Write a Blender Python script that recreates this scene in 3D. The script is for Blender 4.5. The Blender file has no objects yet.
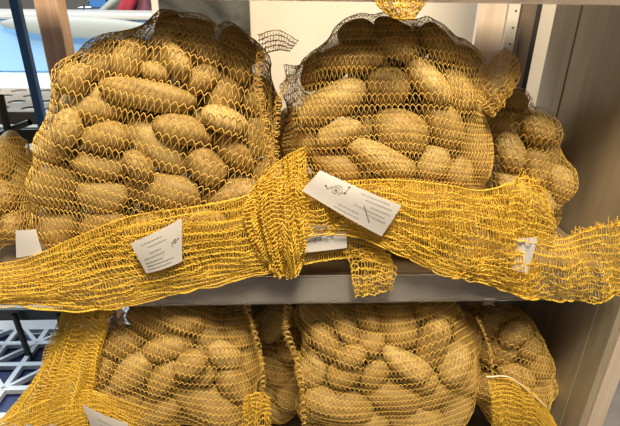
import bpy, bmesh, math, random
import numpy as np
from mathutils import Vector, Matrix, Euler
from mathutils.bvhtree import BVHTree

sc = bpy.context.scene
COL = sc.collection
# ------------------------------------------------------------------ camera
F = 470.0
H = 0.376
cam_d = bpy.data.cameras.new('camera'); cam = bpy.data.objects.new('camera', cam_d); COL.objects.link(cam)
cam_d.sensor_width = 36; cam_d.lens = 36 * F / 620; cam_d.clip_start = 0.02; cam_d.clip_end = 100
CR = (Matrix.Rotation(math.radians(-2.75), 3, 'Z') @ Matrix.Rotation(math.radians(90 - 24.5), 3, 'X')
      @ Matrix.Rotation(math.radians(0.75), 3, 'Z'))
cam.matrix_world = Matrix.Translation((0, -0.6, H)) @ CR.to_4x4()
sc.camera = cam
CO = Vector((0, -0.6, H)); CRT = CR.transposed()
def W(px, py, y):
    """the point of the plane at depth y seen at a measured image position"""
    d = CR @ Vector(((px - 310) / F, (213 - py) / F, -1))
    return CO + d * ((y - CO.y) / d.y)
def WZ(px, py, z):
    d = CR @ Vector(((px - 310) / F, (213 - py) / F, -1))
    return CO + d * ((z - CO.z) / d.z)
def WX(px, py, x):
    d = CR @ Vector(((px - 310) / F, (213 - py) / F, -1))
    return CO + d * ((x - CO.x) / d.x)
def PX(p):
    q = CRT @ (Vector(p) - CO)
    return 310 - F * q.x / q.z, 213 + F * q.y / q.z

# ------------------------------------------------------------------ light
sc.view_settings.view_transform = 'Standard'; sc.view_settings.look = 'None'
sc.view_settings.gamma = 1; sc.view_settings.use_curve_mapping = False
sc.view_settings.exposure = 0.0
world = bpy.data.worlds.new('world'); sc.world = world; world.use_nodes = True
world.node_tree.nodes['Background'].inputs[0].default_value = (1.0, 0.93, 0.82, 1)
world.node_tree.nodes['Background'].inputs[1].default_value = 0.15
def area(name, loc, target, size, energy, color, sy=None):
    l = bpy.data.lights.new(name, 'AREA'); l.energy = energy; l.color = color; l.size = size
    if sy: l.shape = 'RECTANGLE'; l.size_y = sy
    o = bpy.data.objects.new(name, l); COL.objects.link(o); o.location = loc
    o.rotation_euler = (Vector(target) - Vector(loc)).to_track_quat('-Z', 'Y').to_euler()
    return o
area('ceiling_lamp_front', (0.15, -0.85, 2.05), (0, 0.0, 0.0), 0.6, 104, (1.0, 0.84, 0.60))
area('ceiling_lamp_back', (0.2, 0.72, 1.6), (0.1, 0.95, 0.3), 0.9, 11, (1.0, 0.90, 0.76), 0.25)
area('daylight_outside', (-1.9, 1.2, 2.6), (-1.9, 2.4, 0.0), 2.2, 150, (0.80, 0.92, 1.0))
area('daylight_window', (-1.5, 0.55, 0.75), (-0.3, 0.1, 0.15), 0.7, 8, (0.85, 0.93, 1.0))

rng = np.random.default_rng(7); random.seed(7)

# ------------------------------------------------------------------ materials
def mat(name, color, rough=0.5, metal=0.0, **kw):
    m = bpy.data.materials.new(name); m.use_nodes = True
    b = m.node_tree.nodes['Principled BSDF']
    b.inputs['Base Color'].default_value = (*color, 1); b.inputs['Roughness'].default_value = rough
    b.inputs['Metallic'].default_value = metal
    for k, v in kw.items(): b.inputs[k.replace('_', ' ')].default_value = v
    return m
def ramp_noise(m, scale, c0, c1, p0=0.35, p1=0.65, stretch=(1, 1, 1), bump=0.0, detail=4, coord='Object', dist=0.0, bscale=None):
    nt = m.node_tree; N = nt.nodes; L = nt.links; b = N['Principled BSDF']
    tc = N.new('ShaderNodeTexCoord'); mp = N.new('ShaderNodeMapping'); mp.inputs['Scale'].default_value = stretch
    nz = N.new('ShaderNodeTexNoise'); nz.inputs['Scale'].default_value = scale; nz.inputs['Detail'].default_value = detail
    nz.inputs['Distortion'].default_value = dist
    cr = N.new('ShaderNodeValToRGB'); cr.color_ramp.elements[0].position = p0; cr.color_ramp.elements[1].position = p1
    cr.color_ramp.elements[0].color = (*c0, 1); cr.color_ramp.elements[1].color = (*c1, 1)
    L.new(tc.outputs[coord], mp.inputs[0]); L.new(mp.outputs[0], nz.inputs['Vector']); L.new(nz.outputs[0], cr.inputs[0])
    L.new(cr.outputs[0], b.inputs['Base Color'])
    if bump:
        bp = N.new('ShaderNodeBump'); bp.inputs['Strength'].default_value = bump; bp.inputs['Distance'].default_value = 0.002
        src = nz
        if bscale:
            src = N.new('ShaderNodeTexNoise'); src.inputs['Scale'].default_value = bscale; L.new(mp.outputs[0], src.inputs['Vector'])
        L.new(src.outputs[0], bp.inputs['Height']); L.new(bp.outputs[0], b.inputs['Normal'])
    return m
def translucent(m, col, fac):
    nt = m.node_tree; N = nt.nodes; L = nt.links
    t = N.new('ShaderNodeBsdfTranslucent'); t.inputs[0].default_value = (*col, 1)
    mx = N.new('ShaderNodeMixShader'); mx.inputs[0].default_value = fac
    L.new(N['Principled BSDF'].outputs[0], mx.inputs[1]); L.new(t.outputs[0], mx.inputs[2])
    L.new(mx.outputs[0], N['Material Output'].inputs['Surface'])
    return m
M_net = translucent(mat('net_yellow', (0.94, 0.64, 0.16), 0.38), (0.95, 0.58, 0.08), 0.2)
M_loose = translucent(mat('net_golden', (1.0, 0.70, 0.09), 0.4), (1.0, 0.66, 0.05), 0.25)
M_pot = ramp_noise(mat('potato_skin', (0.5, 0.33, 0.13), 0.6), 2.2, (0.27, 0.165, 0.045), (0.48, 0.325, 0.105), 0.3, 0.7, bump=0.35, detail=8, bscale=14)
M_pot2 = ramp_noise(mat('potato_skin_pale', (0.6, 0.42, 0.2), 0.6), 2.5, (0.36, 0.24, 0.08), (0.60, 0.44, 0.17), 0.3, 0.7, bump=0.3, detail=8, bscale=12)
M_paper = translucent(mat('tag_paper', (0.86, 0.83, 0.82), 0.6), (0.9, 0.87, 0.8), 0.2)
M_ink = mat('tag_ink', (0.12, 0.10, 0.10), 0.7)
M_inkl = mat('tag_ink_grey', (0.25, 0.22, 0.24), 0.7)
M_cream = ramp_noise(mat('wall_cream', (0.8, 0.72, 0.6), 0.8), 3, (0.78, 0.70, 0.58), (0.84, 0.77, 0.66), bump=0.05)
def wood(name, c0, c1, rough=0.5, s=(14, 14, 1.2), scale=3.0):
    return ramp_noise(mat(name, c0, rough), scale, c0, c1, 0.3, 0.7, stretch=s, bump=0.08, detail=8, dist=0.6)
M_panel = wood('laminate_grey_oak', (0.33, 0.28, 0.20), (0.50, 0.43, 0.33), 0.35, s=(9, 9, 1.0))
M_post = wood('post_wood_brown', (0.17, 0.125, 0.095), (0.25, 0.19, 0.14), 0.5)
M_light = wood('post_wood_pale', (0.62, 0.50, 0.40), (0.74, 0.62, 0.52), 0.6)
M_pine = wood('pine_wood', (0.46, 0.28, 0.18), (0.64, 0.44, 0.31), 0.6, s=(20, 20, 1.0))
M_shelf = wood('shelf_board_wood', (0.18, 0.125, 0.07), (0.28, 0.21, 0.13), 0.22, s=(1.0, 9, 9))
M_shelf2 = wood('shelf_strip_light', (0.26, 0.21, 0.15), (0.36, 0.30, 0.23), 0.3, s=(1.0, 9, 9))
M_white = mat('white_metal', (0.72, 0.68, 0.62), 0.4)
M_hole = mat('hole_dark', (0.05, 0.045, 0.04), 0.8)
M_blue = mat('navy_metal', (0.04, 0.15, 0.45), 0.35)
M_black = mat('black_metal', (0.025, 0.027, 0.03), 0.4)
M_rail = mat('price_rail_plastic', (0.92, 0.9, 0.88), 0.12, Transmission_Weight=0.85, IOR=1.3)
M_hem = mat('white_hem', (0.80, 0.70, 0.52), 0.5)
M_floor = ramp_noise(mat('floor_concrete', (0.3, 0.3, 0.3), 0.6), 6, (0.16, 0.15, 0.15), (0.24, 0.23, 0.22))

# ------------------------------------------------------------------ mesh helpers
def link(name, me, m=None, parent=None):
    o = bpy.data.objects.new(name, me); COL.objects.link(o)
    if m and isinstance(me, bpy.types.Mesh) and not me.materials: me.materials.append(m)
    if parent: o.parent = parent
    return o
def thing(name, label, cat, loc=(0, 0, 0), group=None):
    o = bpy.data.objects.new(name, None); COL.objects.link(o); o.location = loc; o.empty_display_size = 0.02
    o['label'] = label; o['category'] = cat
    if group: o['group'] = group
    bpy.context.view_layer.update()
    return o
def tag(o, label, cat, group=None):
    o['label'] = label; o['category'] = cat
    if group: o['group'] = group
    return o
def to_local(V, parent):
    return V - np.array(parent.location)[None] if parent is not None else V
def mesh_np(name, V, Fq, smooth=True):
    me = bpy.data.meshes.new(name)
    V = np.asarray(V, dtype=np.float32); Fq = np.asarray(Fq, dtype=np.int32)
    k = Fq.shape[1]
    me.vertices.add(len(V)); me.vertices.foreach_set('co', V.ravel())
    me.loops.add(Fq.size); me.loops.foreach_set('vertex_index', Fq.ravel())
    me.polygons.add(len(Fq)); me.polygons.foreach_set('loop_start', np.arange(0, Fq.size, k, dtype=np.int32))
    try: me.polygons.foreach_set('loop_total', np.full(len(Fq), k, dtype=np.int32))
    except Exception: pass
    if smooth: me.polygons.foreach_set('use_smooth', np.ones(len(Fq), dtype=bool))
    me.update(calc_edges=True); me.validate()
    return me
class Tubes:
    def __init__(s): s.V = []; s.F = []; s.n = 0
    def add(s, P, r, sides=3, closed=False):
        """P: (K,N,3) polylines of equal length; r scalar"""
        P = np.asarray(P, float)
        if P.ndim == 2: P = P[None]
        K, N, _ = P.shape
        if closed: T = np.roll(P, -1, 1) - np.roll(P, 1, 1)
        else: T = np.gradient(P, axis=1)
        T /= np.linalg.norm(T, axis=2, keepdims=True) + 1e-12
        up = np.array([0.13, -0.8, 0.58])
        A = np.cross(T, up); A /= np.linalg.norm(A, axis=2, keepdims=True) + 1e-9
        B = np.cross(T, A)
        V = np.zeros((K, N, sides, 3))
        for k in range(sides):
            a = 2 * math.pi * k / sides
            V[:, :, k] = P + r * (math.cos(a) * A + math.sin(a) * B)
        idx = np.arange(K * N * sides).reshape(K, N, sides) + s.n
        a = idx if closed else idx[:, :-1]
        b = np.roll(idx, -1, 1) if closed else idx[:, 1:]
        q = np.stack([a, np.roll(a, -1, 2), np.roll(b, -1, 2), b], -1).reshape(-1, 4)
        s.V.append(V.reshape(-1, 3)); s.F.append(q); s.n += K * N * sides
    def build(s, name, m, parent=None):
        V = to_local(np.concatenate(s.V), parent)
        return link(name, mesh_np(name, V, np.concatenate(s.F)), m, parent)
def box(name, lo, hi, m, parent=None, bevel=0.0, origin=True):
    lo = Vector(lo); hi = Vector(hi); c = (lo + hi) / 2
    bm = bmesh.new(); bmesh.ops.create_cube(bm, size=1)
    for v in bm.verts: v.co = Vector((v.co.x * (hi.x - lo.x), v.co.y * (hi.y - lo.y), v.co.z * (hi.z - lo.z)))
    if bevel: bmesh.ops.bevel(bm, geom=bm.edges[:], offset=bevel, segments=2, affect='EDGES', profile=0.5)
    me = bpy.data.meshes.new(name); bm.to_mesh(me); bm.free()
    o = link(name, me, m, parent); o.location = c - (parent.location if parent else Vector())
    return o
def prism(name, pts, axis, a, b, m, parent=None):
    """polygon given in the two other axes, swept along axis from a to b"""
    bm = bmesh.new(); rings = []
    for w in (a, b):
        r = []
        for p in pts:
            c = list(p); c.insert('xyz'.index(axis), w); r.append(bm.verts.new(c))
        rings.append(r)
    n = len(pts)
    bm.faces.new(rings[0]); bm.faces.new(rings[1][::-1])
    for i in range(n): bm.faces.new((rings[0][i], rings[0][(i + 1) % n], rings[1][(i + 1) % n], rings[1][i]))
    bmesh.ops.recalc_face_normals(bm, faces=bm.faces)
    me = bpy.data.meshes.new(name); bm.to_mesh(me); bm.free()
    if parent: me.transform(Matrix.Translation(-parent.location))
    return link(name, me, m, parent)

# ------------------------------------------------------------------ setting
def S(o): o['kind'] = 'structure'; return o
XR = 0.50
YB = WX(545, 60, XR).y     # back edge of the side panel
S(box('floor', (-6, -2.5, -1.0), (3.5, 7, -0.95), M_floor))
S(box('wall_back', (-0.22, 0.96, -0.95), (1.6, 1.02, 2.2), M_cream))
# ------------------------------------------------------------------ shelf
SH = 0.38   # depth of a board
def shelf_board(z, th, label, rail_h, x0=-0.56, x1=XR - 0.006, ms=None):
    t = thing('shelf_board', label, 'shelf', (0, 0, z))
    box('board', (x0, 0.006, z - th), (x1, SH, z), M_shelf, t, 0.001)
    box('front_strip', (x0, 0.0, z - rail_h), (x1, 0.005, z - 0.004), ms or M_shelf2, t, 0.0006)
    # clear price rail: a thin bent plastic profile
    prism('price_rail', [(-0.009, z - rail_h), (-0.0075, z - rail_h - 0.001), (-0.0015, z - 0.006), (-0.0005, z), (-0.004, z + 0.001), (-0.007, z - 0.004), (-0.0115, z - rail_h + 0.004)], 'x', x0, x1, M_rail, t)
    return t
shelf_board(0.0, 0.022, 'wooden middle shelf board with clear price rail, carrying the upper potato sacks', 0.045)
shelf_board(0.4195, 0.022, 'pale top shelf board with clear price rail above the upper sacks', 0.045, ms=M_light)
shelf_board(-0.45, 0.022, 'wooden bottom shelf board under the lower potato sacks', 0.045, -0.40)

tag(box('back_board', (-0.40, SH + 0.004, -0.45), (XR - 0.006, SH + 0.014, -0.03), M_post, bevel=0.001), 'dark brown back board behind the lower potato sacks', 'board')
# ------------------------------------------------------------------ uprights and side panel
t = thing('oak_partition', 'grey oak laminate side panel closing the right end of the shelves', 'panel', (XR, 0.17, -0.95))
box('panel_board', (XR, 0.012, -0.95), (XR + 0.018, YB, 1.0), M_panel, t)
box('joint_strip', (XR - 0.0015, 0.252, -0.95), (XR + 0.001, 0.2535, 1.0), M_post, t)
t = thing('front_upright', 'grey wooden upright at the front of the right side panel', 'post', (XR + 0.015, -0.02, -0.95))
box('inner_board', (XR + 0.001, -0.030, -0.95), (XR + 0.012, 0.011, 0.46), M_panel, t, 0.001)
box('edge_board', (XR + 0.013, -0.034, -0.95), (XR + 0.040, 0.008, 0.46), M_light, t, 0.001)
t = thing('back_upright', 'dark brown wooden upright at the back right corner of the shelves', 'post', (0.51, 0.46, -0.95))
box('post_face', (0.490, 0.45, -0.95), (0.520, 0.475, 1.0), M_post, t, 0.001)
box('post_side', (0.521, 0.452, -0.95), (0.532, 0.474, 1.0), M_hole, t, 0.001)
t = thing('perforated_rail', 'white perforated metal rail beside the dark back upright', 'rail', (0.477, 0.46, -0.95))
box('rail_strip', (0.463, 0.455, -0.95), (0.487, 0.470, 1.0), M_white, t, 0.001)
for k in range(9):
    bm = bmesh.new(); bmesh.ops.create_cone(bm, cap_ends=True, segments=10, radius1=0.0022, radius2=0.0022, depth=0.001, matrix=Matrix.Translation((0.478, 0.4547, 0.16 + 0.033 * k)) @ Matrix.Rotation(math.pi / 2, 4, 'X'))
    me = bpy.data.meshes.new('slot'); bm.to_mesh(me); bm.free(); me.transform(Matrix.Translation(-t.location)); link('slot', me, M_hole, t)
tag(box('pale_board', (0.402, 0.462, -0.95), (0.461, 0.475, 1.0), M_light), 'pale pinkish wooden board standing left of the perforated rail', 'board')
tag(box('pine_post', (-0.503, 0.44, -0.95), (-0.458, 0.485, 1.0), M_pine, bevel=0.003), 'reddish pine post behind the large left sack', 'post')
tag(box('steel_post', (-0.492, 0.33, -0.95), (-0.477, 0.344, 1.0), M_blue, bevel=0.001), 'thin navy blue metal post left of the pine post', 'post')

# ------------------------------------------------------------------ potatoes
def potato_mesh(k):
    r = np.random.default_rng(100 + k)
    bm = bmesh.new(); bmesh.ops.create_icosphere(bm, subdivisions=4, radius=1)
    ph = r.uniform(0, 6.28, 12); am = r.uniform(0.02, 0.055, 12); bend = r.uniform(-0.12, 0.12); tp = r.uniform(-0.12, 0.12)
    eyes = [Vector(r.normal(size=3)).normalized() for _ in range(9)]
    for v in bm.verts:
        d = v.co.normalized(); x, y, z = d
        s = 1 + am[0] * math.sin(2.1 * x + ph[0]) + am[1] * math.sin(2.7 * y + ph[1]) + am[2] * math.sin(2.5 * z + ph[2]) \
            + 0.5 * am[3] * math.sin(4.3 * x + 3.1 * z + ph[3]) + 0.5 * am[4] * math.sin(4.6 * y - 3.7 * x + ph[4])
        for e in eyes:
            a = (d - e).length
            if a < 0.2: s -= 0.035 * (1 - a / 0.2) ** 2
        sx = math.copysign(abs(x) ** 0.86, x)
        w = 1 + tp * x
        v.co = Vector((sx * s, (y * w) * s + bend * (1 - 2 * x * x) * 0.5, z * w * s))
    me = bpy.data.meshes.new('potato'); bm.to_mesh(me); bm.free()
    for p in me.polygons: p.use_smooth = True
    me.materials.append(M_pot if k % 3 else M_pot2)
    return me
POT = [potato_mesh(k) for k in range(9)]
POTV = [np.array([v.co[:] for v in me.vertices]) for me in POT]
POTF = [np.array([p.vertices[:] for p in me.polygons]) for me in POT]

def env_f(p, c, rad, R, e=2.7):
    q = (R.T @ (p - c)) / rad
    return (np.abs(q) ** e).sum() ** (1 / e)
def env_n(p, c, rad, R):
    g = np.zeros(3); h = 1e-4
    for k in range(3):
        d = np.zeros(3); d[k] = h; g[k] = env_f(p + d, c, rad, R) - env_f(p - d, c, rad, R)
    return g / (np.linalg.norm(g) + 1e-12)
def ray_env(px, py, c, rad, R):
    o = np.array(CO); d = np.array(CR @ Vector(((px - 310) / F, (213 - py) / F, -1)).normalized())
    best = None; bf = 9; t = 0.35
    while t < 1.5:
        p = o + d * t; f = env_f(p, c, rad, R)
        if f < 1: return p, True
        if f < bf: bf = f; best = p
        t += 0.004
    return c + (best - c) / bf, False

SACKS = {}
def fill_sack(key, c, rad, R, pots, nfill, zfloor, seed, filler_depth=0.42):
    r = np.random.default_rng(seed)
    P = []; A = []; L = []; Wd = []; vis = []
    for q in pots:
        px, py, l, w, ang = q[:5]
        p, hit = ray_env(px, py, c, rad, R)
        n = env_n(p, c, rad, R)
        depth = -(CRT @ (Vector(p) - CO)).z
        l_ = l * depth / F; w_ = w * depth / F
        a = math.radians(ang)
        d = np.array(CR @ Vector((math.cos(a), math.sin(a), 0)))
        d = d - n * d.dot(n) * 0.75; d /= np.linalg.norm(d)
        P.append(p - n * (w_ * 0.48)); A.append(d); L.append(max(l_, w_ * 1.05)); Wd.append(w_); vis.append(True)
    # fillers: under the outer layer and on the unseen sides
    tries = 0
    while sum(1 for v in vis if not v) < nfill and tries < 4000:
        tries += 1
        q = r.normal(size=3); q /= np.linalg.norm(q)
        q = q * r.uniform(filler_depth, 0.86)
        p = c + R @ (q * rad * 1.05)
        if p[2] < zfloor + 0.02: continue
        pc = np.array(PX(c)); qq = np.array(PX(p)) - pc; ql = np.linalg.norm(qq) + 1e-6
        if max((np.array((e[0], e[1])) - pc).dot(qq / ql) for e in pots) < ql + 14: continue
        if np.dot(np.array(CO) - c, p - c) < -0.02 * 0.4 and r.random() < 0.35: continue
        dd = min(np.linalg.norm(p - x) for x in P) if P else 1
        if dd < 0.037: continue
        d = r.normal(size=3); d /= np.linalg.norm(d)
        P.append(p); A.append(d); L.append(r.uniform(0.065, 0.090)); Wd.append(r.uniform(0.042, 0.052)); vis.append(False)
    P = np.array(P); A = np.array(A); L = np.array(L); Wd = np.array(Wd); vis = np.array(vis); n = len(P)
    P0 = P.copy(); off = np.array([-1, -0.5, 0, 0.5, 1.0]); sr = np.array([0.72, 0.95, 1.0, 0.95, 0.72])
    for it in range(140):
        C = P[:, None] + A[:, None] * (off[None, :, None] * ((L - Wd * 0.72) / 2)[:, None, None])      # n,5,3
        Rr = Wd[:, None] / 2 * sr[None] * 0.985
        X = C.reshape(-1, 3); RR = Rr.reshape(-1); own = np.repeat(np.arange(n), 5)
        D = X[:, None] - X[None]; dist = np.linalg.norm(D, axis=2) + 1e-9
        pen = RR[:, None] + RR[None] - dist; pen[own[:, None] == own[None]] = 0; pen = np.maximum(pen, 0)
        push = (D / dist[..., None]) * pen[..., None] * 0.5
        wgt = np.where(vis[own], 0.45, 1.0)[:, None]
        f = push.max(axis=1) + push.min(axis=1)
        f = f * wgt
        lowz = zfloor + 0.003 + RR - X[:, 2]; f[:, 2] += np.maximum(lowz, 0)
        m = f.reshape(n, 5, 3); shift = m.mean(axis=1) * 1.6
        tq = np.cross(A[:, None] * off[None, :, None], m).sum(axis=1)
        P = P + np.clip(shift, -0.004, 0.004)
        P[vis] += (P0[vis] - P[vis]) * 0.03
        # keep inside the sack
        for i in range(n):
            fi = env_f(P[i], c, rad - Wd[i] * 0.42, R)
            if fi > 1.0 and not vis[i]: P[i] = c + (P[i] - c) * (1 - 0.5 * (1 - 1 / fi))
        dA = np.cross(tq, A) * np.where(vis, 4.0, 14.0)[:, None]; A = A + np.clip(dA, -0.08, 0.08); A /= np.linalg.norm(A, axis=1, keepdims=True)
    out = []
    for i in range(n):
        k = int(r.integers(0, len(POT)))
        x = Vector(A[i]); up = Vector(r.normal(size=3)); y = up.cross(x).normalized(); z = x.cross(y)
        M = Matrix((x, y, z)).transposed().to_4x4()
        sc_ = (L[i] / 2, Wd[i] / 2, Wd[i] / 2 * r.uniform(0.88, 1.0))
        M = Matrix.Translation(P[i]) @ M @ Matrix.Diagonal((*sc_, 1))
        out.append((k, M, bool(vis[i]), L[i] / Wd[i], L[i]))
    SACKS[key] = out
    return out
def pot_world(out):
    Vs = []; Fs = []; n = 0
    for k, M, *_ in out:
        m = np.array(M); V = POTV[k] @ m[:3, :3].T + m[:3, 3]
        Vs.append(V); Fs.append(POTF[k] + n); n += len(V)
    return np.concatenate(Vs), np.concatenate(Fs)

ORD = ['first', 'second', 'third', 'fourth', 'fifth', 'sixth', 'seventh', 'eighth', 'ninth', 'tenth', 'eleventh', 'twelfth']
def place_potatoes(out, where, group, rowh):
    V, Fq = pot_world(out); bvh = BVHTree.FromPolygons([tuple(v) for v in V], [tuple(f) for f in Fq]); nf = len(POTF[0]); nv = len(POTV[0])
    vis = []; seen = []
    for i, q in enumerate(out):
        hits = 0
        for v in V[i * nv:(i + 1) * nv:16]:
            d = Vector(v) - CO; h = bvh.ray_cast(CO, d.normalized())
            if h[0] is not None and h[2] // nf == i: hits += 1
        seen.append(hits >= 2)
    out = [(*q[:2], seen[i], *q[3:]) for i, q in enumerate(out)]
    for q in out:
        if q[2]:
            x, y = PX(q[1].to_translation()); vis.append([y, x, q])
    vis.sort(key=lambda e: e[0])
    rows = []; 
    per = max(3, rowh)
    for s in range(0, len(vis), per): rows.append(sorted(vis[s:s + per], key=lambda e: e[1]))
    for ri, row in enumerate(rows):
        for ci, (y, x, q) in enumerate(row):
            k, M, v, ar, L = q
            look = 'long' if ar > 1.75 else ('oval' if ar > 1.3 else 'roundish')
            size = 'large ' if L > 0.085 else ('small ' if L < 0.048 else '')
            o = bpy.data.objects.new('potato', POT[k]); COL.objects.link(o); o.matrix_world = M
            rn = ORD[ri] if ri < len(rows) - 1 else 'bottom'
            rn = 'top' if ri == 0 else rn
            tag(o, f'{size}{look} potato, {ORD[ci]} from left in {rn} row in {where}', 'potato', group)
    for q in out:
        if not q[2]:
            o = bpy.data.objects.new('potato', POT[q[0]]); COL.objects.link(o); o.matrix_world = q[1]
            x, y = PX(q[1].to_translation())
            tag(o, f'potato buried behind the outer layer in {where}', 'potato', group)

# ------------------------------------------------------------------ nets
def smooth_noise(shape, cells, r):
    g = r.normal(size=(cells[0] + 3, cells[1] + 3))
    u = np.linspace(0, cells[0], shape[0]); v = np.linspace(0, cells[1], shape[1])
    def cr(a, t):
        i = np.floor(t).astype(int); f = t - i
        p = [np.take(a, np.clip(i + k, 0, a.shape[0] - 1), axis=0) for k in range(4)]
        f = f[:, None]
        return 0.5 * (2 * p[1] + (p[2] - p[0]) * f + (2 * p[0] - 5 * p[1] + 4 * p[2] - p[3]) * f ** 2 + (3 * p[1] - p[0] - 3 * p[2] + p[3]) * f ** 3)
    a = cr(g, u); return cr(a.T, v).T
def bilin(G, u, v, wrap=True):
    """G (NV,NU,...) sampled at fractional u,v in grid units"""
    NV, NU = G.shape[:2]
    v = np.clip(v, 0, NV - 1.001); iv = np.floor(v).astype(int); fv = v - iv
    iu = np.floor(u).astype(int); fu = u - iu
    i1 = iu + 1
    if wrap: iu %= NU; i1 %= NU
    else:
        u = np.clip(u, 0, NU - 1.001); iu = np.floor(u).astype(int); fu = u - iu; i1 = iu + 1
    sh = (...,) + (None,) * (G.ndim - 2)
    fu = fu[sh]; fv = fv[sh]
    return (G[iv, iu] * (1 - fu) + G[iv, i1] * fu) * (1 - fv) + (G[iv + 1, iu] * (1 - fu) + G[iv + 1, i1] * fu) * fv

def sack_net(key, c, axis, out, parent, cell=0.0062, row=0.0108, thick=0.00046, pulls=(), zfloor=None, seed=0, twist=0.0, base=0.6, iters=1800, taut=0.97):
    r = np.random.default_rng(seed + 50)
    V, Fq = pot_world(out)
    bvh = BVHTree.FromPolygons([tuple(v) for v in V], [tuple(f) for f in Fq])
    ax = Vector(axis).normalized(); ux = Vector((1, 0, 0)); ux = (ux - ax * ux.dot(ax)).normalized(); uy = ax.cross(ux)
    B = np.array([ux, uy, ax])
    NU, NV = 300, 150
    uu = np.arange(NU) / NU * 2 * math.pi; vv = (np.arange(NV) + 0.5) / NV * math.pi
    D = (np.sin(vv)[:, None, None] * (np.cos(uu)[None, :, None] * B[0] + np.sin(uu)[None, :, None] * B[1]) + np.cos(vv)[:, None, None] * B[2])
    Rm = np.zeros((NV, NU)); cv = Vector(c)
    for i in range(NV):
        for j in range(NU):
            d = Vector(D[i, j]); h = bvh.ray_cast(cv + d * 0.5, -d, 0.5)
            if h[0] is not None: Rm[i, j] = (h[0] - cv).length
    # spread each hit to its neighbours so that threads clear the skins between samples
    for _ in range(3):
        Rm = np.maximum.reduce([Rm, np.roll(Rm, 1, 1), np.roll(Rm, -1, 1), np.vstack([Rm[:1], Rm[:-1]]), np.vstack([Rm[1:], Rm[-1:]])])
    mean = Rm[Rm > 0].mean()
    lo = np.where(Rm > 0, Rm + 0.0016, mean * base)
    for (px, py, y, s) in pulls:
        p = W(px, py, y) - cv; L = p.length; d = np.array(p / L)
        ang = np.arccos(np.clip((D * d).sum(-1), -1, 1)); lo = np.maximum(lo, L - ang * L * s)
    # a taut skin over the potatoes: in w = 1/r a flat span obeys lap(w) = -2w
    w = 1 / lo; cap = w.copy(); sinv = np.maximum(np.sin(vv)[:, None], 0.15); cot = np.cos(vv)[:, None] / sinv
    hv = math.pi / NV; hu = 2 * math.pi / NU * sinv; iu2 = 1 / hu ** 2; iv2 = 1 / hv ** 2
    for it in range(iters):
        up = np.vstack([np.roll(w[0], NU // 2)[None], w[:-1]]); dn = np.vstack([w[1:], np.roll(w[-1], NU // 2)[None]])
        avg = ((np.roll(w, 1, 1) + np.roll(w, -1, 1)) * iu2 + (up + dn) * iv2 + cot * (dn - up) / (2 * hv)) / (2 * iu2 + 2 * iv2)
        w = np.minimum(cap, avg / (1 - taut / (iu2 + iv2)))
    rr = 1 / w
    rr = rr + 0.0008 * smooth_noise((NV, NU), (12, 24), r)
    if zfloor is not None:
        dz = D[..., 2]; lim = np.where(dz < -1e-3, (zfloor + 0.0016 - c[2]) / np.minimum(dz, -1e-3), 9); rr = np.minimum(rr, lim)
    Pg = np.array(c)[None, None] + D * rr[..., None]
    nz = smooth_noise((NV, NU), (7, 14), r) * 1.1; nz2 = smooth_noise((NV, NU), (6, 12), r) * 1.0
    def pos(u, v):            # u in turns, v in radians
        gu = u * NU; gv = v / math.pi * NV - 0.5
        du = bilin(nz, gu, gv) * 1.2; dv = bilin(nz2, gu, gv) * 1.0
        return bilin(Pg, gu + du, gv + dv)
    T = Tubes()
    nrow = int(mean * math.pi / row); ncell = int(2 * math.pi * mean / cell)
    m = 6; n0 = 3; n1 = nrow - 2
    U = np.arange(ncell * m + 1) / (ncell * m)
    ph = U * ncell
    rows = []
    for j in range(n0, n1):
        v = (j + 0.5) / nrow * math.pi + 0.13 * math.pi / nrow * np.sin(2 * math.pi * (ph + 0.5 * (j % 2)))
        rows.append(pos(U + twist * j / nrow, v))
    T.add(np.array(rows)[:, :-1], thick * 1.25, 4, closed=True)
    zz = []
    U2 = np.arange(ncell * 4 + 1) / (ncell * 4); p2 = U2 * ncell
    tri = np.interp((p2 % 1.0), [0, 0.25, 0.75, 1], [0.5, 0, 1, 0.5])
    for j in range(n0, n1 - 1):
        v = (j + 0.5 + 0.11 + 0.78 * tri) / nrow * math.pi
        sh = 0.5 / ncell * (j % 2)
        zz.append(pos(U2 + sh + twist * (j + tri) / nrow, v))
    T.add(np.array(zz)[:, :-1], thick * 0.85, 3, closed=True)
    return T.build('net', M_net, parent), pos, bvh

def cm(P, n):
    """Catmull-Rom along axis 0 to n samples"""
    P = np.asarray(P, float); k = len(P)
    if k == 2: t = np.linspace(0, 1, n).reshape(-1, *([1] * (P.ndim - 1))); return P[0] * (1 - t) + P[1] * t
    Q = np.concatenate([[2 * P[0] - P[1]], P, [2 * P[-1] - P[-2]]])
    t = np.linspace(0, k - 1, n); i = np.minimum(t.astype(int), k - 2); f = (t - i).reshape(-1, *([1] * (P.ndim - 1)))
    a, b, c_, d = Q[i], Q[i + 1], Q[i + 2], Q[i + 3]
    return 0.5 * (2 * b + (c_ - a) * f + (2 * a - 5 * b + 4 * c_ - d) * f ** 2 + (3 * b - a - 3 * c_ + d) * f ** 3)
def patch_grid(ctrl, nv=60, nu=160):
    G = np.array([[list(W(*q)) for q in rw] for rw in ctrl])
    G = cm(G, nv); G = np.swapaxes(cm(np.swapaxes(G, 0, 1), nu), 0, 1)
    return G
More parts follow.
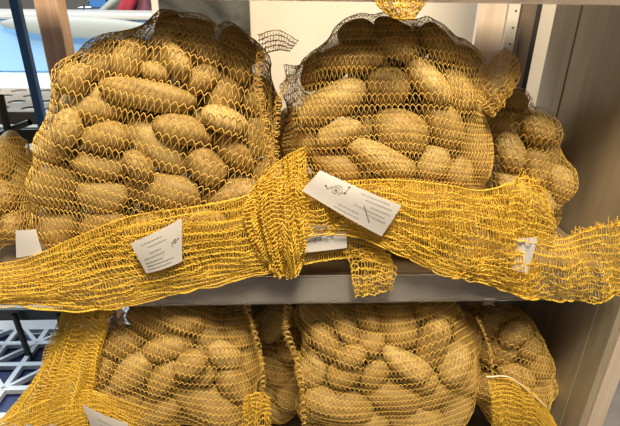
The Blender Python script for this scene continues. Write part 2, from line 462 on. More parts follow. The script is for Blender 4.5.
def loose_net(name, ctrl, parent, seed, layers=2, long_gap=0.0105, rung=0.0036, thick=0.00062, wr=0.004, folds=(3, 10), hem=True, frayed=False, lift=0.0025, m_=None, fold_amp=0.0):
    """a flattened end of netting: long wavy threads crossed by many short doubled rungs, in several crumpled layers"""
    r = np.random.default_rng(seed)
    G0 = patch_grid(ctrl)
    NV, NU = G0.shape[:2]
    du = np.gradient(G0, axis=1); dv = np.gradient(G0, axis=0); nrm = np.cross(du, dv); nrm /= np.linalg.norm(nrm, axis=2, keepdims=True) + 1e-9
    if nrm[..., 1].mean() > 0: nrm = -nrm
    length = np.linalg.norm(np.diff(G0[NV // 2], axis=0), axis=1).sum(); height = np.linalg.norm(np.diff(G0[:, NU // 2], axis=0), axis=1).sum()
    T = Tubes()
    for l in range(layers):
        nz = smooth_noise((NV, NU), folds, r); n2 = smooth_noise((NV, NU), (folds[0] * 3, folds[1] * 3), r)
        G = G0 + nrm * ((wr * nz + wr * 0.35 * n2)[..., None] + lift * (layers - l))
        if fold_amp:
            vv_ = np.linspace(0, 1, NV)[:, None]; uu_ = np.linspace(0, 1, NU)[None]
            G = G + nrm * (fold_amp * np.sin(2 * math.pi * (3.2 * vv_ + 1.1 * nz * 0.5 + 0.7 * l)))[..., None]
        du_n = smooth_noise((NV, NU), (2, 5), r) * 2.0; dv_n = smooth_noise((NV, NU), (3, 8), r) * 2.2
        def pos(u, v):
            gu = u * (NU - 1); gv = v * (NV - 1)
            a = bilin(du_n, gu, gv, False); b = bilin(dv_n, gu, gv, False)
            e = np.clip(np.minimum(v, 1 - v) * 8, 0, 1)
            return bilin(G, gu + a, gv + b * e, False)
        nl = max(3, int(height / long_gap)); nr = int(length / (rung * 2))
        sk = r.uniform(-0.4, 0.4)
        U = np.linspace(0, 1, nr * 10 + 1); U_ = U * nr
        ls = []
        for j in range(nl + 1):
            v = np.clip(j / nl + 0.09 / nl * np.sin(2 * math.pi * U_ + (j % 2) * math.pi), 0, 1)
            ls.append(pos(U, v))
        T.add(np.array(ls), thick * 1.2, 4)
        tri = np.interp(U_ % 1.0, [0, 0.2, 0.3, 0.7, 0.8, 1], [0, 0, 1, 1, 0, 0])
        zs = []
        for j in range(nl):
            zs.append(pos(U, np.clip((j + tri) / nl, 0, 1)))
        T.add(np.array(zs), thick * 0.7, 3)
        if frayed:
            fr = []
            for k in range(int(length / 0.004)):
                u = r.uniform(0, 1); p = pos(np.array([u]), np.array([0.0]))[0]; q = pos(np.array([u]), np.array([0.12]))[0]
                d = (p - q); d = d / (np.linalg.norm(d) + 1e-9)
                s = r.uniform(0.003, 0.009); w = r.normal(size=3) * 0.5
                tt = np.linspace(0, 1, 5)[:, None]
                fr.append(p + d * s * tt + w * s * tt ** 2)
            T.add(np.array(fr), thick, 3)
    if hem:
        T.add(pos(np.linspace(0, 1, 200), np.ones(200) * 0.999), thick * 2.0, 5)
    o = T.build(name, m_ or M_loose, parent)
    return o, G0, nrm
def seam(parent, pts, r_=0.004, seed=0, n=None):
    """frilly selvedge: a bunched run of little loops along a side seam"""
    r = np.random.default_rng(seed)
    P = np.array([list(W(*q)) for q in pts]); P = cm(P, 120)
    ln = np.linalg.norm(np.diff(P, axis=0), axis=1).sum(); T = Tubes()
    for s in range(2):
        k = int(ln / 0.0055); N = k * 8
        t = np.linspace(0, 119, N); i = np.minimum(t.astype(int), 118); f = (t - i)[:, None]
        Q = P[i] * (1 - f) + P[i + 1] * f
        a = np.linspace(0, 2 * math.pi * k, N) + s * 1.7 + np.sin(np.linspace(0, 40, N)) * 0.8
        am = r_ * (0.75 + 0.35 * np.sin(np.linspace(0, 23 + s * 5, N) + s))
        Q = Q + np.stack([np.cos(a) * am, np.sin(a * 0.5 + s) * am * 0.8, np.sin(a) * am * 0.5], 1)
        T.add(Q, 0.00038, 3)
    return T.build('seam', M_net, parent)

# paper tags: a curved sheet on four measured corners
def paper_tag(parent, name, corners, bulge=0.004, lines=(), logo=None, m_=None, y=None):
    """corners TL,TR,BR,BL as (px,py,y); text lines as (u0,u1,v) in the sheet's own 0..1 frame"""
    c = [np.array(W(*q)) for q in corners]
    n = np.cross(c[1] - c[0], c[3] - c[0]); n /= np.linalg.norm(n)
    if n[1] > 0: n = -n
    def pos(u, v, lift=0.0):
        p = (c[0] * (1 - u) + c[1] * u) * (1 - v) + (c[3] * (1 - u) + c[2] * u) * v
        return p + n * (bulge * math.sin(math.pi * u) * 1.0 + bulge * 0.4 * math.sin(math.pi * v + 1.0) + lift)
    NU, NV = 24, 12; V = []; Fq = []
    for s in (0, -0.0003):
        for i in range(NV + 1):
            for j in range(NU + 1): V.append(pos(j / NU, i / NV, s))
    K = (NU + 1) * (NV + 1)
    for s in (0, K):
        for i in range(NV):
            for j in range(NU):
                a = s + i * (NU + 1) + j; Fq.append((a, a + 1, a + NU + 2, a + NU + 1))
    V = to_local(np.array(V), parent)
    o = link(name, mesh_np(name, V, Fq), m_ or M_paper, parent)
    wl = np.linalg.norm(c[1] - c[0])
    if lines:
        T = Tubes(); r = np.random.default_rng(int(corners[0][0]))
        for (u0, u1, v0, v1) in lines:
            u = 0.0; L = math.hypot(u1 - u0, v1 - v0)
            while u < 1:
                w = r.uniform(0.02, 0.05) / L      # small hand-sized letter groups, too small to read
                k = 7; tt = np.linspace(u, min(1, u + w), k)
                P = [pos(u0 + (u1 - u0) * a, v0 + (v1 - v0) * a + (0.016 if i % 2 else -0.016), 0.0004) for i, a in enumerate(tt)]
                T.add(np.array(P), 0.00018, 3); u += w + 0.012 / L
        T.build('lettering', M_inkl, o).location = (0, 0, 0)
        bpy.data.objects[o.children[-1].name].location = -Vector((0, 0, 0))
        ch = o.children[-1]; ch.data.transform(Matrix.Translation(-parent.location))
    if logo:
        u0, v0, s, flip = logo; T = Tubes()
        asp = wl / (np.linalg.norm(c[3] - c[0]) + 1e-9)
        def q(x, y): return pos(u0 + flip * s * x, v0 + flip * s * y * asp, 0.0005)
        a = np.linspace(0, 4.2 * math.pi, 50)
        T.add(np.array([q((0.10 + 0.045 * t) * math.cos(t), (0.10 + 0.045 * t) * math.sin(t)) for t in a]), 0.00022, 3)
        T.add(np.array([q(-0.65 - 0.75 * t, -0.15 + 0.35 * math.sin(t * 3.2) + 0.25 * t) for t in np.linspace(0, 1, 14)]), 0.00022, 3)
        T.add(np.array([q(0.62 + 0.5 * t, 0.1 - 0.25 * t) for t in np.linspace(0, 1, 5)]), 0.00022, 3)
        T.add(np.array([q(1.12, -0.15 - 0.8 * t) for t in np.linspace(0, 1, 5)]), 0.00022, 3)
        for (x, y_) in ((-1.4, 0.1), (1.12, -0.15), (1.12, -0.95), (0.0, 0.0)):
            T.add(np.array([q(x - 0.13, y_), q(x, y_), q(x + 0.13, y_)]), 0.0006 if x else 0.0003, 6)
        e = T.build('emblem', M_ink, o); e.data.transform(Matrix.Translation(-parent.location))
    return o

SX = 1.0
def make_sack(key, label, where, c, rad, rotz, tilt, pots, nfill, zf, axis, group, per_row, pulls=(), seed=1, **kw):
    R = np.array(Euler((math.radians(tilt), 0, math.radians(rotz))).to_matrix())
    c = np.array(c, float); rad = np.array(rad, float)
    out = fill_sack(key, c, rad, R, pots, nfill, zf, seed)
    root = thing('potato_sack', label, 'sack', (float(c[0]), float(c[1]), zf), group)
    net, pos, bvh = sack_net(key, tuple(c), axis, out, root, pulls=pulls, zfloor=zf, seed=seed, **kw)
    place_potatoes(out, where, 'potatoes in ' + where, per_row)
    return root

# ---- A: large sack, upper left
potA = [(190,22,50,26,10),(202,44,50,34,-20),(160,44,44,30,60),(250,38,45,30,-30),(271,36,22,19,0),(130,60,45,32,40),(95,58,50,34,30),
 (145,92,95,34,-12),(85,106,80,48,5),(228,90,34,40,60),(182,128,60,32,-15),(225,120,50,30,-20),(158,150,75,44,-35),(48,150,50,38,50),
 (100,137,50,34,20),(97,168,70,32,-5),(48,193,65,42,30),(95,200,52,38,-5),(155,194,80,42,-15),(46,238,42,40,0),(240,196,65,34,5),
 (100,232,54,34,10),(206,165,48,34,-50),(145,232,60,32,10),(238,152,56,30,-30),(195,228,58,32,-5),(244,228,54,32,10),(62,128,40,28,60),
 (264,95,40,24,80),(262,140,44,24,80),(266,180,36,22,70),(200,72,44,28,30),(75,78,40,28,50),(170,66,40,28,-40),(232,62,44,28,-35),(138,164,36,28,-50),(152,74,32,26,10)]
rA = make_sack('A', 'largest yellow net potato sack, left of centre on the middle shelf', 'large upper left sack',
    (-0.218, 0.143, 0.145), (0.212, 0.154, 0.225), 0, 0, potA, 54, 0.0, (0.30, 0.30, 0.90), 'net potato sacks on the middle shelf', 6,
    seed=11, row=0.0138, cell=0.0072, thick=0.0005)
# ---- B: sack upper right
potB = [(355,22,42,26,-5),(405,24,60,30,-20),(440,36,50,28,-30),(474,54,42,28,-25),(350,54,70,32,-10),(305,66,44,30,35),(395,86,50,44,-40),
 (325,105,75,42,30),(297,140,40,30,50),(407,130,62,44,-35),(447,124,60,38,-60),(487,150,72,34,-65),(383,158,75,34,-20),(440,168,38,34,60),
 (470,180,38,34,-60),(284,143,28,22,80),(283,168,26,22,60),(335,168,60,36,0),(335,138,50,28,10),(428,78,60,32,-35),(462,92,50,30,-50),
 (390,196,60,30,0),(335,198,54,30,5),(437,200,50,30,0),(300,198,44,30,20),(490,198,40,30,-40),(370,228,60,30,0),(430,230,60,30,5),(320,228,50,30,0),(480,230,46,30,0),(400,52,40,26,-30)]
rB = make_sack('B', 'yellow net potato sack with the slanted white tag, middle shelf', 'slant-tagged upper sack',
    (0.150, 0.148, 0.145), (0.160, 0.146, 0.222), 0, 0, potB, 46, 0.0, (0.0, 0.28, 0.95), 'net potato sacks on the middle shelf', 6,
    pulls=[(278, 84, 0.12, 1.5), (283, 64, 0.14, 1.5), (392, 22, 0.13, 1.2)], seed=12)
MID = 'net potato sacks on the middle shelf'; LOW = 'net potato sacks on the bottom shelf'
rC = make_sack('C', 'yellow net potato sack pushed against the side panel on the middle shelf', 'upper sack beside side panel',
    (0.400, 0.205, 0.105), (0.088, 0.130, 0.145), 0, 0,
    [(510,118,50,30,-30),(540,165,50,30,-60),(518,150,40,28,-50),(547,205,45,34,-60),(515,190,44,30,-40),(548,236,44,30,0),(500,100,40,26,-20),(535,130,40,28,-45),(560,190,36,26,-70)],
    12, 0.0, (0.2, 0.3, 0.9), MID, 4, seed=13)
rD = make_sack('D', 'yellow net potato sack at the far left end of the middle shelf', 'far left upper sack',
    (-0.486, 0.128, 0.085), (0.074, 0.130, 0.150), 0, 0,
    [(8,165,40,34,40),(10,200,44,34,50),(2,235,40,34,20),(-20,190,50,34,60),(22,150,36,28,60),(26,185,36,28,70),(25,215,34,28,60),(12,225,30,26,80),(-8,150,40,30,20)],
    8, 0.0, (0.3, 0.3, 0.9), MID, 3, seed=14)
rM = make_sack('M', 'yellow net potato sack tucked behind the two large front sacks', 'rear upper middle sack',
    (-0.012, 0.338, 0.105), (0.085, 0.040, 0.108), 0, 0,
    [(272,110,34,24,80),(284,120,30,24,60),(276,150,34,26,70)], 5, 0.0, (0.0, 0.8, 0.6), MID, 3, seed=15)
potE = [(208,330,55,34,-50),(165,352,55,26,-8),(150,320,60,28,-10),(112,342,44,34,20),(126,380,50,34,20),(165,386,46,30,50),(206,408,84,38,-20),
 (234,388,50,30,-50),(242,332,40,30,-50),(252,368,40,28,-70),(110,412,50,34,10),(152,420,50,32,15),(190,365,36,28,20),(210,370,40,30,-60),(180,318,50,28,0),(250,415,44,32,-60),(225,355,40,26,-50),(95,375,40,30,50)]
rE = make_sack('E', 'yellow net potato sack with a white tag, left on the bottom shelf', 'lower left sack',
    (-0.208, 0.118, -0.265), (0.166, 0.150, 0.205), 0, 0, potE, 18, -0.45, (0.30, 0.15, 0.9), LOW, 4, seed=16, cell=0.0064)
potF = [(343,318,54,24,-50),(398,327,58,44,-80),(323,338,48,28,-55),(438,347,64,32,80),(410,368,54,26,-35),(370,346,32,28,0),(463,370,42,32,60),
 (345,380,42,30,30),(335,412,70,30,5),(392,407,64,32,8),(438,402,50,38,30),(470,410,50,34,60),(376,380,34,24,40),(305,375,40,30,70),(478,338,40,30,70),
 (310,315,44,28,-30),(365,316,36,24,-60),(440,314,50,28,10),(310,412,40,30,60),(420,425,60,30,0),(360,430,60,30,0),(350,355,34,24,20),(428,385,30,22,0),(485,385,34,28,80)]
rF = make_sack('F', 'yellow net potato sack in the middle of the bottom shelf', 'lower middle sack',
    (0.168, 0.118, -0.265), (0.186, 0.150, 0.205), 0, 0, potF, 18, -0.45, (0.0, 0.1, 0.99), LOW, 5, seed=17, cell=0.0064, row=0.0105)
rG = make_sack('G', 'shaded net potato sack in the gap between the lower front sacks', 'rear lower middle sack',
    (-0.021, 0.200, -0.270), (0.050, 0.120, 0.195), 0, 0,
    [(279,372,48,30,-80),(275,332,40,28,60),(277,415,44,32,70),(294,352,34,28,70),(262,395,36,28,80),(292,398,38,28,60)], 4, -0.45, (0.2, 0.3, 0.8), LOW, 3, seed=18)
rH = make_sack('H', 'yellow net potato sack against the side panel on the bottom shelf', 'lower right sack',
    (0.408, 0.155, -0.265), (0.088, 0.150, 0.180), 0, 0,
    [(500,352,44,30,10),(488,326,40,28,0),(520,378,40,28,-40),(512,335,36,26,30),(470,318,40,26,0),(530,405,40,28,-50),(500,395,44,30,10),(515,418,40,30,0),(525,352,34,26,-60),(545,400,40,28,-50),(552,425,40,30,-50),(540,372,36,28,-60)],
    8, -0.45, (0.3, 0.2, 0.9), LOW, 3, seed=19)

# ---- seams
seam(rA, [(262,50,0.03),(258,85,0.02),(266,125,0.008),(268,160,0.004),(262,186,0.0)], 0.006, 1)
seam(rB, [(290,76,0.06),(279,100,0.03),(276,135,0.012),(276,170,0.006),(280,195,0.0)], 0.005, 2)
seam(rE, [(246,302,0.02),(254,330,0.01),(262,365,-0.004),(262,395,-0.01),(256,424,-0.012)], 0.005, 3)
seam(rF, [(288,305,0.02),(286,330,0.006),(296,358,-0.004),(302,390,-0.012),(304,426,-0.014)], 0.006, 4)
seam(rF, [(478,318,0.01),(490,350,0.0),(494,390,-0.01),(497,426,-0.012)], 0.003, 5)

# ---- loose ends of netting
loose_net('loose_net', [[(-30,268,-.006),(30,258,-.006),(75,238,-.006),(130,216,-.008),(200,205,-.008),(250,194,-.008),(292,172,-.006)],
 [(-30,284,-.016),(30,276,-.016),(80,266,-.018),(135,250,-.018),(200,240,-.018),(255,230,-.018),(300,215,-.016)],
 [(-30,296,-.022),(30,292,-.022),(90,290,-.024),(150,278,-.022),(210,266,-.020),(255,258,-.020),(300,246,-.018)],
 [(-30,303,-.021),(30,304,-.022),(90,307,-.024),(150,299,-.022),(210,284,-.020),(255,273,-.020),(300,262,-.018)]], rA, 31, layers=3, wr=0.004, fold_amp=0.0025)
loose_net('gathered_net', [[(258,186,-.010),(282,160,-.006),(306,146,-.004)],[(244,214,-.020),(280,202,-.024),(308,192,-.018)],
 [(256,244,-.024),(284,244,-.032),(304,238,-.024)],[(268,266,-.020),(288,274,-.024),(300,262,-.020)]], rA, 32, layers=3, wr=0.004, fold_amp=0.003, long_gap=0.006)
loose_net('loose_net', [[(298,188,-.004),(345,182,-.006),(395,180,-.006),(440,184,-.006),(480,190,-.006),(518,180,-.004)],
 [(300,208,-.016),(345,202,-.018),(395,206,-.018),(440,216,-.020),(485,226,-.020),(525,226,-.018)],
 [(300,226,-.018),(345,222,-.020),(395,234,-.020),(440,252,-.022),(490,262,-.022),(535,270,-.020)],
 [(302,234,-.018),(345,232,-.020),(395,250,-.020),(440,270,-.022),(490,284,-.022),(535,297,-.020)]], rB, 33, layers=3, wr=0.004, fold_amp=0.0025)
loose_net('net_ear', [[(470,96,.06),(490,64,.07),(505,48,.07)],[(478,106,.05),(499,82,.055),(517,62,.06)],[(490,116,.055),(503,100,.055),(512,80,.06)]], rB, 34, layers=3, wr=0.003, thick=0.00045, long_gap=0.006, m_=M_net)
loose_net('net_ear', [[(258,36,.10),(278,30,.10),(299,41,.10)],[(258,56,.09),(276,50,.10),(290,51,.10)]], rA, 35, layers=2, thick=0.00045, long_gap=0.006, wr=0.002, m_=M_net)
loose_net('frayed_flap', [[(514,178,-.014),(530,180,-.016),(546,200,-.014)],[(506,204,-.024),(530,208,-.026),(552,224,-.020)],[(498,236,-.026),(525,240,-.028),(552,246,-.022)]], rC, 36, layers=2, wr=0.003, frayed=True)
loose_net('loose_net', [[(470,250,-.010),(520,232,-.010),(560,240,-.012),(592,228,-.018),(622,222,-.022)],[(470,262,-.026),(520,256,-.028),(560,258,-.028),(592,250,-.026),(626,248,-.026)],
 [(460,270,-.026),(520,280,-.028),(560,280,-.028),(595,276,-.028),(622,272,-.026)],[(450,272,-.024),(520,295,-.026),(560,300,-.026),(595,300,-.026),(618,288,-.024)]], rC, 37, layers=2, wr=0.004, fold_amp=0.002, frayed=True)
loose_net('loose_net', [[(294,218,-.006),(320,218,-.006),(350,226,-.006),(384,242,-.006)],[(292,242,-.010),(320,240,-.010),(352,244,-.010),(386,252,-.010)],
 [(288,266,-.014),(318,260,-.014),(350,256,-.012),(388,260,-.012)]], rM, 38, layers=2, wr=0.002)
loose_net('hanging_strip', [[(342,250,-.010),(368,248,-.010),(390,254,-.010)],[(350,264,-.016),(376,262,-.018),(394,270,-.016)],[(352,280,-.020),(372,278,-.022),(392,280,-.020)],[(354,293,-.018),(373,291,-.018),(392,288,-.018)]], rM, 39, layers=2, wr=0.004)
# lower shelf ends
loose_net('side_net', [[(72,300,.05),(92,300,.03),(118,300,.02)],[(58,345,.03),(76,345,.01),(104,350,.0)],[(38,380,.01),(60,384,-.006),(96,388,-.010)],[(2,420,.0),(40,420,-.012),(90,420,-.016)]], rE, 40, layers=5, wr=0.004, long_gap=0.007, rung=0.003)
loose_net('loose_net', [[(190,478,-.02),(150,468,-.02),(115,462,-.02),(88,455,-.02),(45,462,-.02),(-4,480,-.02)],[(190,452,-.028),(150,438,-.028),(115,426,-.028),(88,420,-.028),(45,430,-.028),(-4,450,-.028)],
 [(190,430,-.018),(150,409,-.018),(115,398,-.018),(88,389,-.018),(45,400,-.018),(-4,424,-.018)]], rE, 41, layers=2, wr=0.002, thick=0.0005)
loose_net('loose_net', [[(492,440,-.02),(515,448,-.02),(540,455,-.02),(566,462,-.02)],[(491,412,-.026),(513,412,-.028),(536,424,-.026),(560,440,-.024)],[(487,377,-.014),(512,380,-.014),(532,392,-.014),(552,420,-.014)]], rH, 42, layers=2, wr=0.003)
T = Tubes(); T.add(cm([list(W(*q)) for q in [(486,377,-.020),(508,377,-.022),(526,389,-.022),(546,407,-.020)]], 40), 0.0013, 6); T.build('white_hem', M_hem, rH)
loose_net('loose_net', [[(244,396,-.006),(258,392,-.008),(270,398,-.006)],[(242,414,-.014),(257,412,-.016),(271,416,-.014)],[(240,440,-.016),(256,440,-.018),(272,442,-.016)]], rG, 43, layers=2, wr=0.003)
# end of a sack lying above on the top shelf
t = thing('net_end', 'yellow end of potato netting hanging over the top shelf edge', 'netting', tuple(W(400, 0, -0.016)))
loose_net('netting', [[(368,-22,.03),(398,-24,.03),(430,-22,.03)],[(372,-8,-.014),(398,-8,-.016),(428,-8,-.014)],[(377,6,-.018),(400,8,-.020),(423,6,-.018)],[(390,16,-.020),(402,20,-.022),(413,18,-.020)]], t, 44, layers=3, wr=0.003)

# ---- tags
TX = [(0.18,0.62,0.16,0.16),(0.30,0.68,0.28,0.28),(0.30,0.55,0.45,0.45),(0.12,0.62,0.58,0.56),(0.12,0.55,0.70,0.70),(0.12,0.80,0.80,0.80),(0.12,0.72,0.90,0.90)]
paper_tag(rA, 'tag', [(131,243,-.034),(182,218,-.034),(182,262,-.036),(146,274,-.036)], 0.004, TX, (0.86, 0.42, 0.055, -1))
paper_tag(rB, 'tag', [(320,170,-.030),(401,205,-.034),(382,237,-.038),(302,191,-.034)], 0.006,
  [(0.52,0.86,0.12,0.10),(0.60,0.92,0.25,0.22),(0.70,0.94,0.38,0.36),(0.52,0.90,0.52,0.50),(0.72,0.94,0.62,0.62),(0.38,0.62,0.74,0.72),(0.36,0.66,0.88,0.86),(0.62,0.78,0.42,0.80)], (0.27, 0.36, 0.085, 1))
paper_tag(rM, 'tag', [(296,225,-.023),(346,224,-.023),(347,248,-.025),(292,254,-.027)], 0.001, (), (0.40, 0.58, 0.085, 1))
paper_tag(rD, 'tag', [(16,230,-.014),(36,229,-.014),(42,253,-.016),(16,258,-.016)], 0.002)
paper_tag(rC, 'tag', [(518,238,-.032),(538,237,-.032),(528,273,-.034),(512,270,-.034)], 0.001)
paper_tag(rE, 'tag', [(83,404,-.036),(128,423,-.036),(136,450,-.036),(92,430,-.036)], 0.003, [(0.3,0.7,0.3,0.3),(0.3,0.8,0.5,0.5)])

# ------------------------------------------------------------------ outside, seen past the left end
M_lb = mat('pale_blue_paint', (0.33, 0.55, 0.86), 0.4); M_conc = ramp_noise(mat('pale_ground', (0.6, 0.7, 0.75), 0.7), 2, (0.50, 0.62, 0.68), (0.66, 0.74, 0.76))
M_board = mat('grey_board', (0.42, 0.42, 0.38), 0.5); M_red = mat('red_cloth', (0.55, 0.04, 0.06), 0.7); M_bl2 = mat('blue_cloth', (0.05, 0.20, 0.50), 0.6)
M_chrome = mat('chrome_tube', (0.7, 0.7, 0.7), 0.2, 1.0); M_teal = mat('teal_cloth', (0.10, 0.22, 0.30), 0.7); M_pink = mat('pink_cloth', (0.50, 0.20, 0.28), 0.7)
M_smoke = ramp_noise(mat('smoky_grey_glass', (0.1, 0.1, 0.09), 0.15), 2.2, (0.045, 0.045, 0.04), (0.26, 0.26, 0.23), 0.4, 0.8, stretch=(1, 1, 2.2), dist=1.5)
S(box('ground_outside', (-5.5, 1.1, -0.949), (-0.6, 6.5, -0.93), M_conc))
t = thing('smoky_screen', 'dark smoky grey glass screen with white frame behind the large sack', 'screen', (-0.25, 0.9, -0.95))
box('screen_glass', (-0.372, 0.90, -0.949), (-0.112, 0.925, 0.9), M_smoke, t)
box('frame_strip', (-0.392, 0.895, -0.949), (-0.373, 0.93, 0.9), M_white, t)
def tube(name, pts, r, m, parent=None, sides=8, n=24):
    T = Tubes(); P = np.array([list(p) for p in pts]); T.add(cm(P, n) if len(P) > 2 else P, r, sides)
    o = T.build(name, m, parent); return o
# long low pale blue chest with a white top edge, standing on the pale ground
Y1 = 2.2
zb = W(20, 72, Y1).z; zt = W(20, 19, Y1).z
t = thing('chest_freezer', 'long pale blue chest with white rim beyond the pine post', 'freezer', (-1.9, Y1 + .3, zb))
box('body', (-3.2, Y1, zb), (-0.75, Y1 + 0.6, zt), M_lb, t, 0.01)
box('rim', (-3.22, Y1 - 0.02, zt), (-0.73, Y1 + 0.62, zt + 0.035), M_white, t, 0.01)
S(box('wall_outside_plinth', (-5.0, Y1 - 0.5, -0.93), (-0.7, Y1 + 1.4, zb - 0.003), M_conc))
# grey surfboard-like board lying on the rim
bm = bmesh.new(); bmesh.ops.create_uvsphere(bm, u_segments=40, v_segments=12, radius=1)
a = W(0, 28, Y1 - 0.06); b = W(165, 27, Y1 - 0.06)
for v in bm.verts:
    x = v.co.x; v.co = Vector(((a.x + b.x) / 2 + x * (b.x - a.x) / 2, Y1 - 0.055 + v.co.y * 0.03, (a.z + b.z) / 2 + v.co.z * 0.055 * (1 - x * x * 0.1) - 0.015 * x))
me = bpy.data.meshes.new('board'); bm.to_mesh(me); bm.free()
for p in me.polygons: p.use_smooth = True
tag(link('long_board', me, M_board), 'long grey board with rounded end lying against the pale blue chest', 'board')
# folding chair, closed parasol, coats behind
Y2 = 3.2
t = thing('folding_chair', 'blue folding chair with chrome tube frame behind the pine post', 'chair', tuple(W(90, 30, Y2)))
tube('frame', [W(73, 17, Y2), W(77, 9, Y2), W(92, 8, Y2), W(103, 8, Y2)], 0.014, M_chrome, t)
tube('frame', [W(83, 10, Y2), W(90, -2, Y2), W(94, -10, Y2)], 0.014, M_chrome, t)
prism('seat', [(W(88, 0, Y2).y - 0.02, W(88, 0, Y2).z + 0.2), (Y2 + 0.02, W(88, 0, Y2).z + 0.2), (Y2 + 0.02, W(88, 7, Y2).z), (Y2 - 0.02, W(88, 7, Y2).z)], 'x', W(91, 5, Y2).x, W(107, 5, Y2).x, M_bl2, t)
tube('leg', [W(76, 16, Y2), W(74, 40, Y2)], 0.012, M_chrome, t); tube('leg', [W(100, 10, Y2), W(104, 40, Y2)], 0.012, M_chrome, t)
def cloth_drop(name, label, cat, pts, m, y, r=0.05):
    bm = bmesh.new(); L = []
    for (x0, x1, py) in pts:
        p, q = W(x0, py, y), W(x1, py, y); ring = []
        for k in range(16):
            an = 2 * math.pi * k / 16; w = 1 + 0.18 * math.sin(4 * an + py)
            ring.append(bm.verts.new(((p.x + q.x) / 2 + math.cos(an) * (q.x - p.x) / 2 * w, y + math.sin(an) * r * w, p.z)))
        L.append(ring)
    for A_, B_ in zip(L, L[1:]):
        for k in range(16): bm.faces.new((A_[k], A_[(k + 1) % 16], B_[(k + 1) % 16], B_[k]))
    bm.faces.new(L[0]); bm.faces.new(L[-1][::-1]); bmesh.ops.recalc_face_normals(bm, faces=bm.faces)
    me = bpy.data.meshes.new(name); bm.to_mesh(me); bm.free()
    for p in me.polygons: p.use_smooth = True
    return tag(link(name, me, m), label, cat)
cloth_drop('closed_parasol', 'red folded parasol cloth leaning behind the folding chair', 'parasol', [(124, 142, -14), (122, 139, -2), (117, 133, 10), (113, 126, 22), (112, 120, 45)], M_red, Y2)
cloth_drop('coat', 'dark teal coat hanging beside the red parasol', 'coat', [(134, 142, -14), (130, 140, 0), (126, 137, 14), (124, 136, 40)], M_teal, Y2 + 0.15)
cloth_drop('coat', 'dusty pink coat nearest the white screen frame', 'coat', [(142, 152, -14), (139, 150, 0), (136, 150, 14), (134, 150, 40)], M_pink, Y2 + 0.1)
tag(tube('grey_beam', [W(122, -6, Y2 - .3), W(100, 14, Y2 - .3), W(84, 34, Y2 - .3)], 0.03, M_board, None, 4), 'grey slanting beam crossing in front of the folding chair', 'beam')
# perforated bench left of the middle shelf, and the black metal side frame
Yb = 0.25
zbn = -0.0
t = thing('perforated_shelf', 'grey metal shelf with round holes outside the left end', 'shelf', (-0.72, 0.4, 0.02))
x0, x1, y0, y1, zz_ = -1.05, -0.50, 0.36, 0.62, 0.165
bm = bmesh.new(); nx, ny = 9, 4; cw = (x1 - x0) / nx; ch = (y1 - y0) / ny
for i in range(nx):
    for j in range(ny):
        cx, cy = x0 + (i + .5) * cw, y0 + (j + .5) * ch
        inn = [bm.verts.new((cx + cw * .30 * math.cos(k * math.pi / 4 + math.pi / 4), cy + ch * .30 * math.sin(k * math.pi / 4 + math.pi / 4), zz_)) for k in range(8)]
        sq = [(1, 1), (0, 1), (-1, 1), (-1, 0), (-1, -1), (0, -1), (1, -1), (1, 0)]
        out_ = [bm.verts.new((cx + cw / 2 * a, cy + ch / 2 * b, zz_)) for a, b in sq]
        for k in range(8): bm.faces.new((inn[k], out_[k], out_[(k + 1) % 8], inn[(k + 1) % 8]))
bmesh.ops.remove_doubles(bm, verts=bm.verts, dist=1e-5)
g = bmesh.ops.extrude_face_region(bm, geom=bm.faces[:])
bmesh.ops.translate(bm, verts=[v for v in g['geom'] if isinstance(v, bmesh.types.BMVert)], vec=(0, 0, -0.004)); bmesh.ops.recalc_face_normals(bm, faces=bm.faces)
me = bpy.data.meshes.new('top'); bm.to_mesh(me); bm.free(); me.transform(Matrix.Translation(-t.location))
link('perforated_top', me, mat('bench_metal', (0.30, 0.26, 0.22), 0.4), t)
box('front_lip', (x0, y0 - 0.006, zz_ - 0.025), (x1, y0, zz_), mat('bench_lip', (0.20, 0.17, 0.14), 0.4), t)
t = thing('metal_stand', 'black metal frame at the left end under the perforated shelf', 'frame', (-0.6, 0.2, -0.2))
box('top_bar', (-1.05, 0.335, 0.105), (-0.49, 0.353, 0.135), M_black, t, 0.002)
box('lower_bar', (-1.05, 0.21, -0.232), (-0.385, 0.225, -0.205), M_black, t, 0.002)
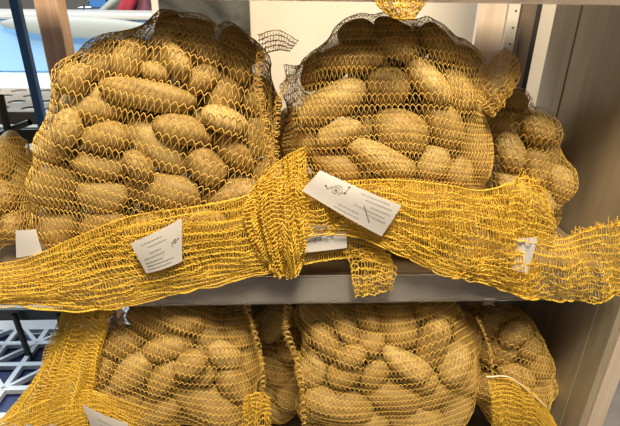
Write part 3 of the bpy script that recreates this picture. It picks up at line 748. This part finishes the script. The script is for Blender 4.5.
tube('strut', [W(14, 314, 0.20), W(36, 375, 0.18)], 0.006, M_black, t); tube('strut', [W(58, 314, 0.20), W(66, 345, 0.18)], 0.005, M_black, t)
tube('strut', [W(0, 95, .3), W(12, 150, .3)], 0.007, M_black, t)
tube('strut', [W(-10, 138, .3), W(30, 122, .3)], 0.006, M_black, t)

# blue and white lattice crate below left
M_cw = mat('crate_white', (0.68, 0.74, 0.80), 0.35); M_cb = mat('crate_navy', (0.010, 0.022, 0.10), 0.4)
zc = -0.30; cx0, cx1, cy0, cy1 = -0.80, -0.412, -0.10, 0.27
t = thing('lattice_crate', 'white lattice crate with dark navy inside, below the left end of the shelves', 'crate', (-0.55, 0.1, -0.95))
box('crate_body', (cx0, cy0, -0.949), (cx1, cy1, zc - 0.012), M_cb, t, 0.004)
bm = bmesh.new()
def bar(a, b, w, z=zc):
    a = Vector((*a, z)); b = Vector((*b, z)); d = (b - a).normalized(); n_ = Vector((-d.y, d.x, 0)) * w / 2
    vs = [bm.verts.new(p + Vector((0, 0, h))) for h in (0, -0.010) for p in (a - n_, b - n_, b + n_, a + n_)]
    for f in ((0, 1, 2, 3), (7, 6, 5, 4), (0, 4, 5, 1), (1, 5, 6, 2), (2, 6, 7, 3), (3, 7, 4, 0)): bm.faces.new([vs[i] for i in f])
nb = 6; st = (cx1 - cx0) / nb
for i in range(nb + 1):
    bar((cx0 + i * st, cy0), (cx0 + i * st, cy1), 0.010, zc); bar((cx0, cy0 + i * st), (cx1, cy0 + i * st), 0.011 if i < nb else 0.04, zc + 0.0005)
for i in range(nb):
    for j in range(nb):
        if (i + j) % 2: bar((cx0 + i * st, cy0 + j * st), (cx0 + (i + 1) * st, cy0 + (j + 1) * st), 0.007, zc + 0.001)
        elif j % 2: bar((cx0 + (i + 1) * st, cy0 + j * st), (cx0 + i * st, cy0 + (j + 1) * st), 0.007, zc + 0.001)
me = bpy.data.meshes.new('lattice_lid'); bm.to_mesh(me); bm.free(); me.transform(Matrix.Translation(-t.location)); link('lattice_lid', me, M_cw, t)
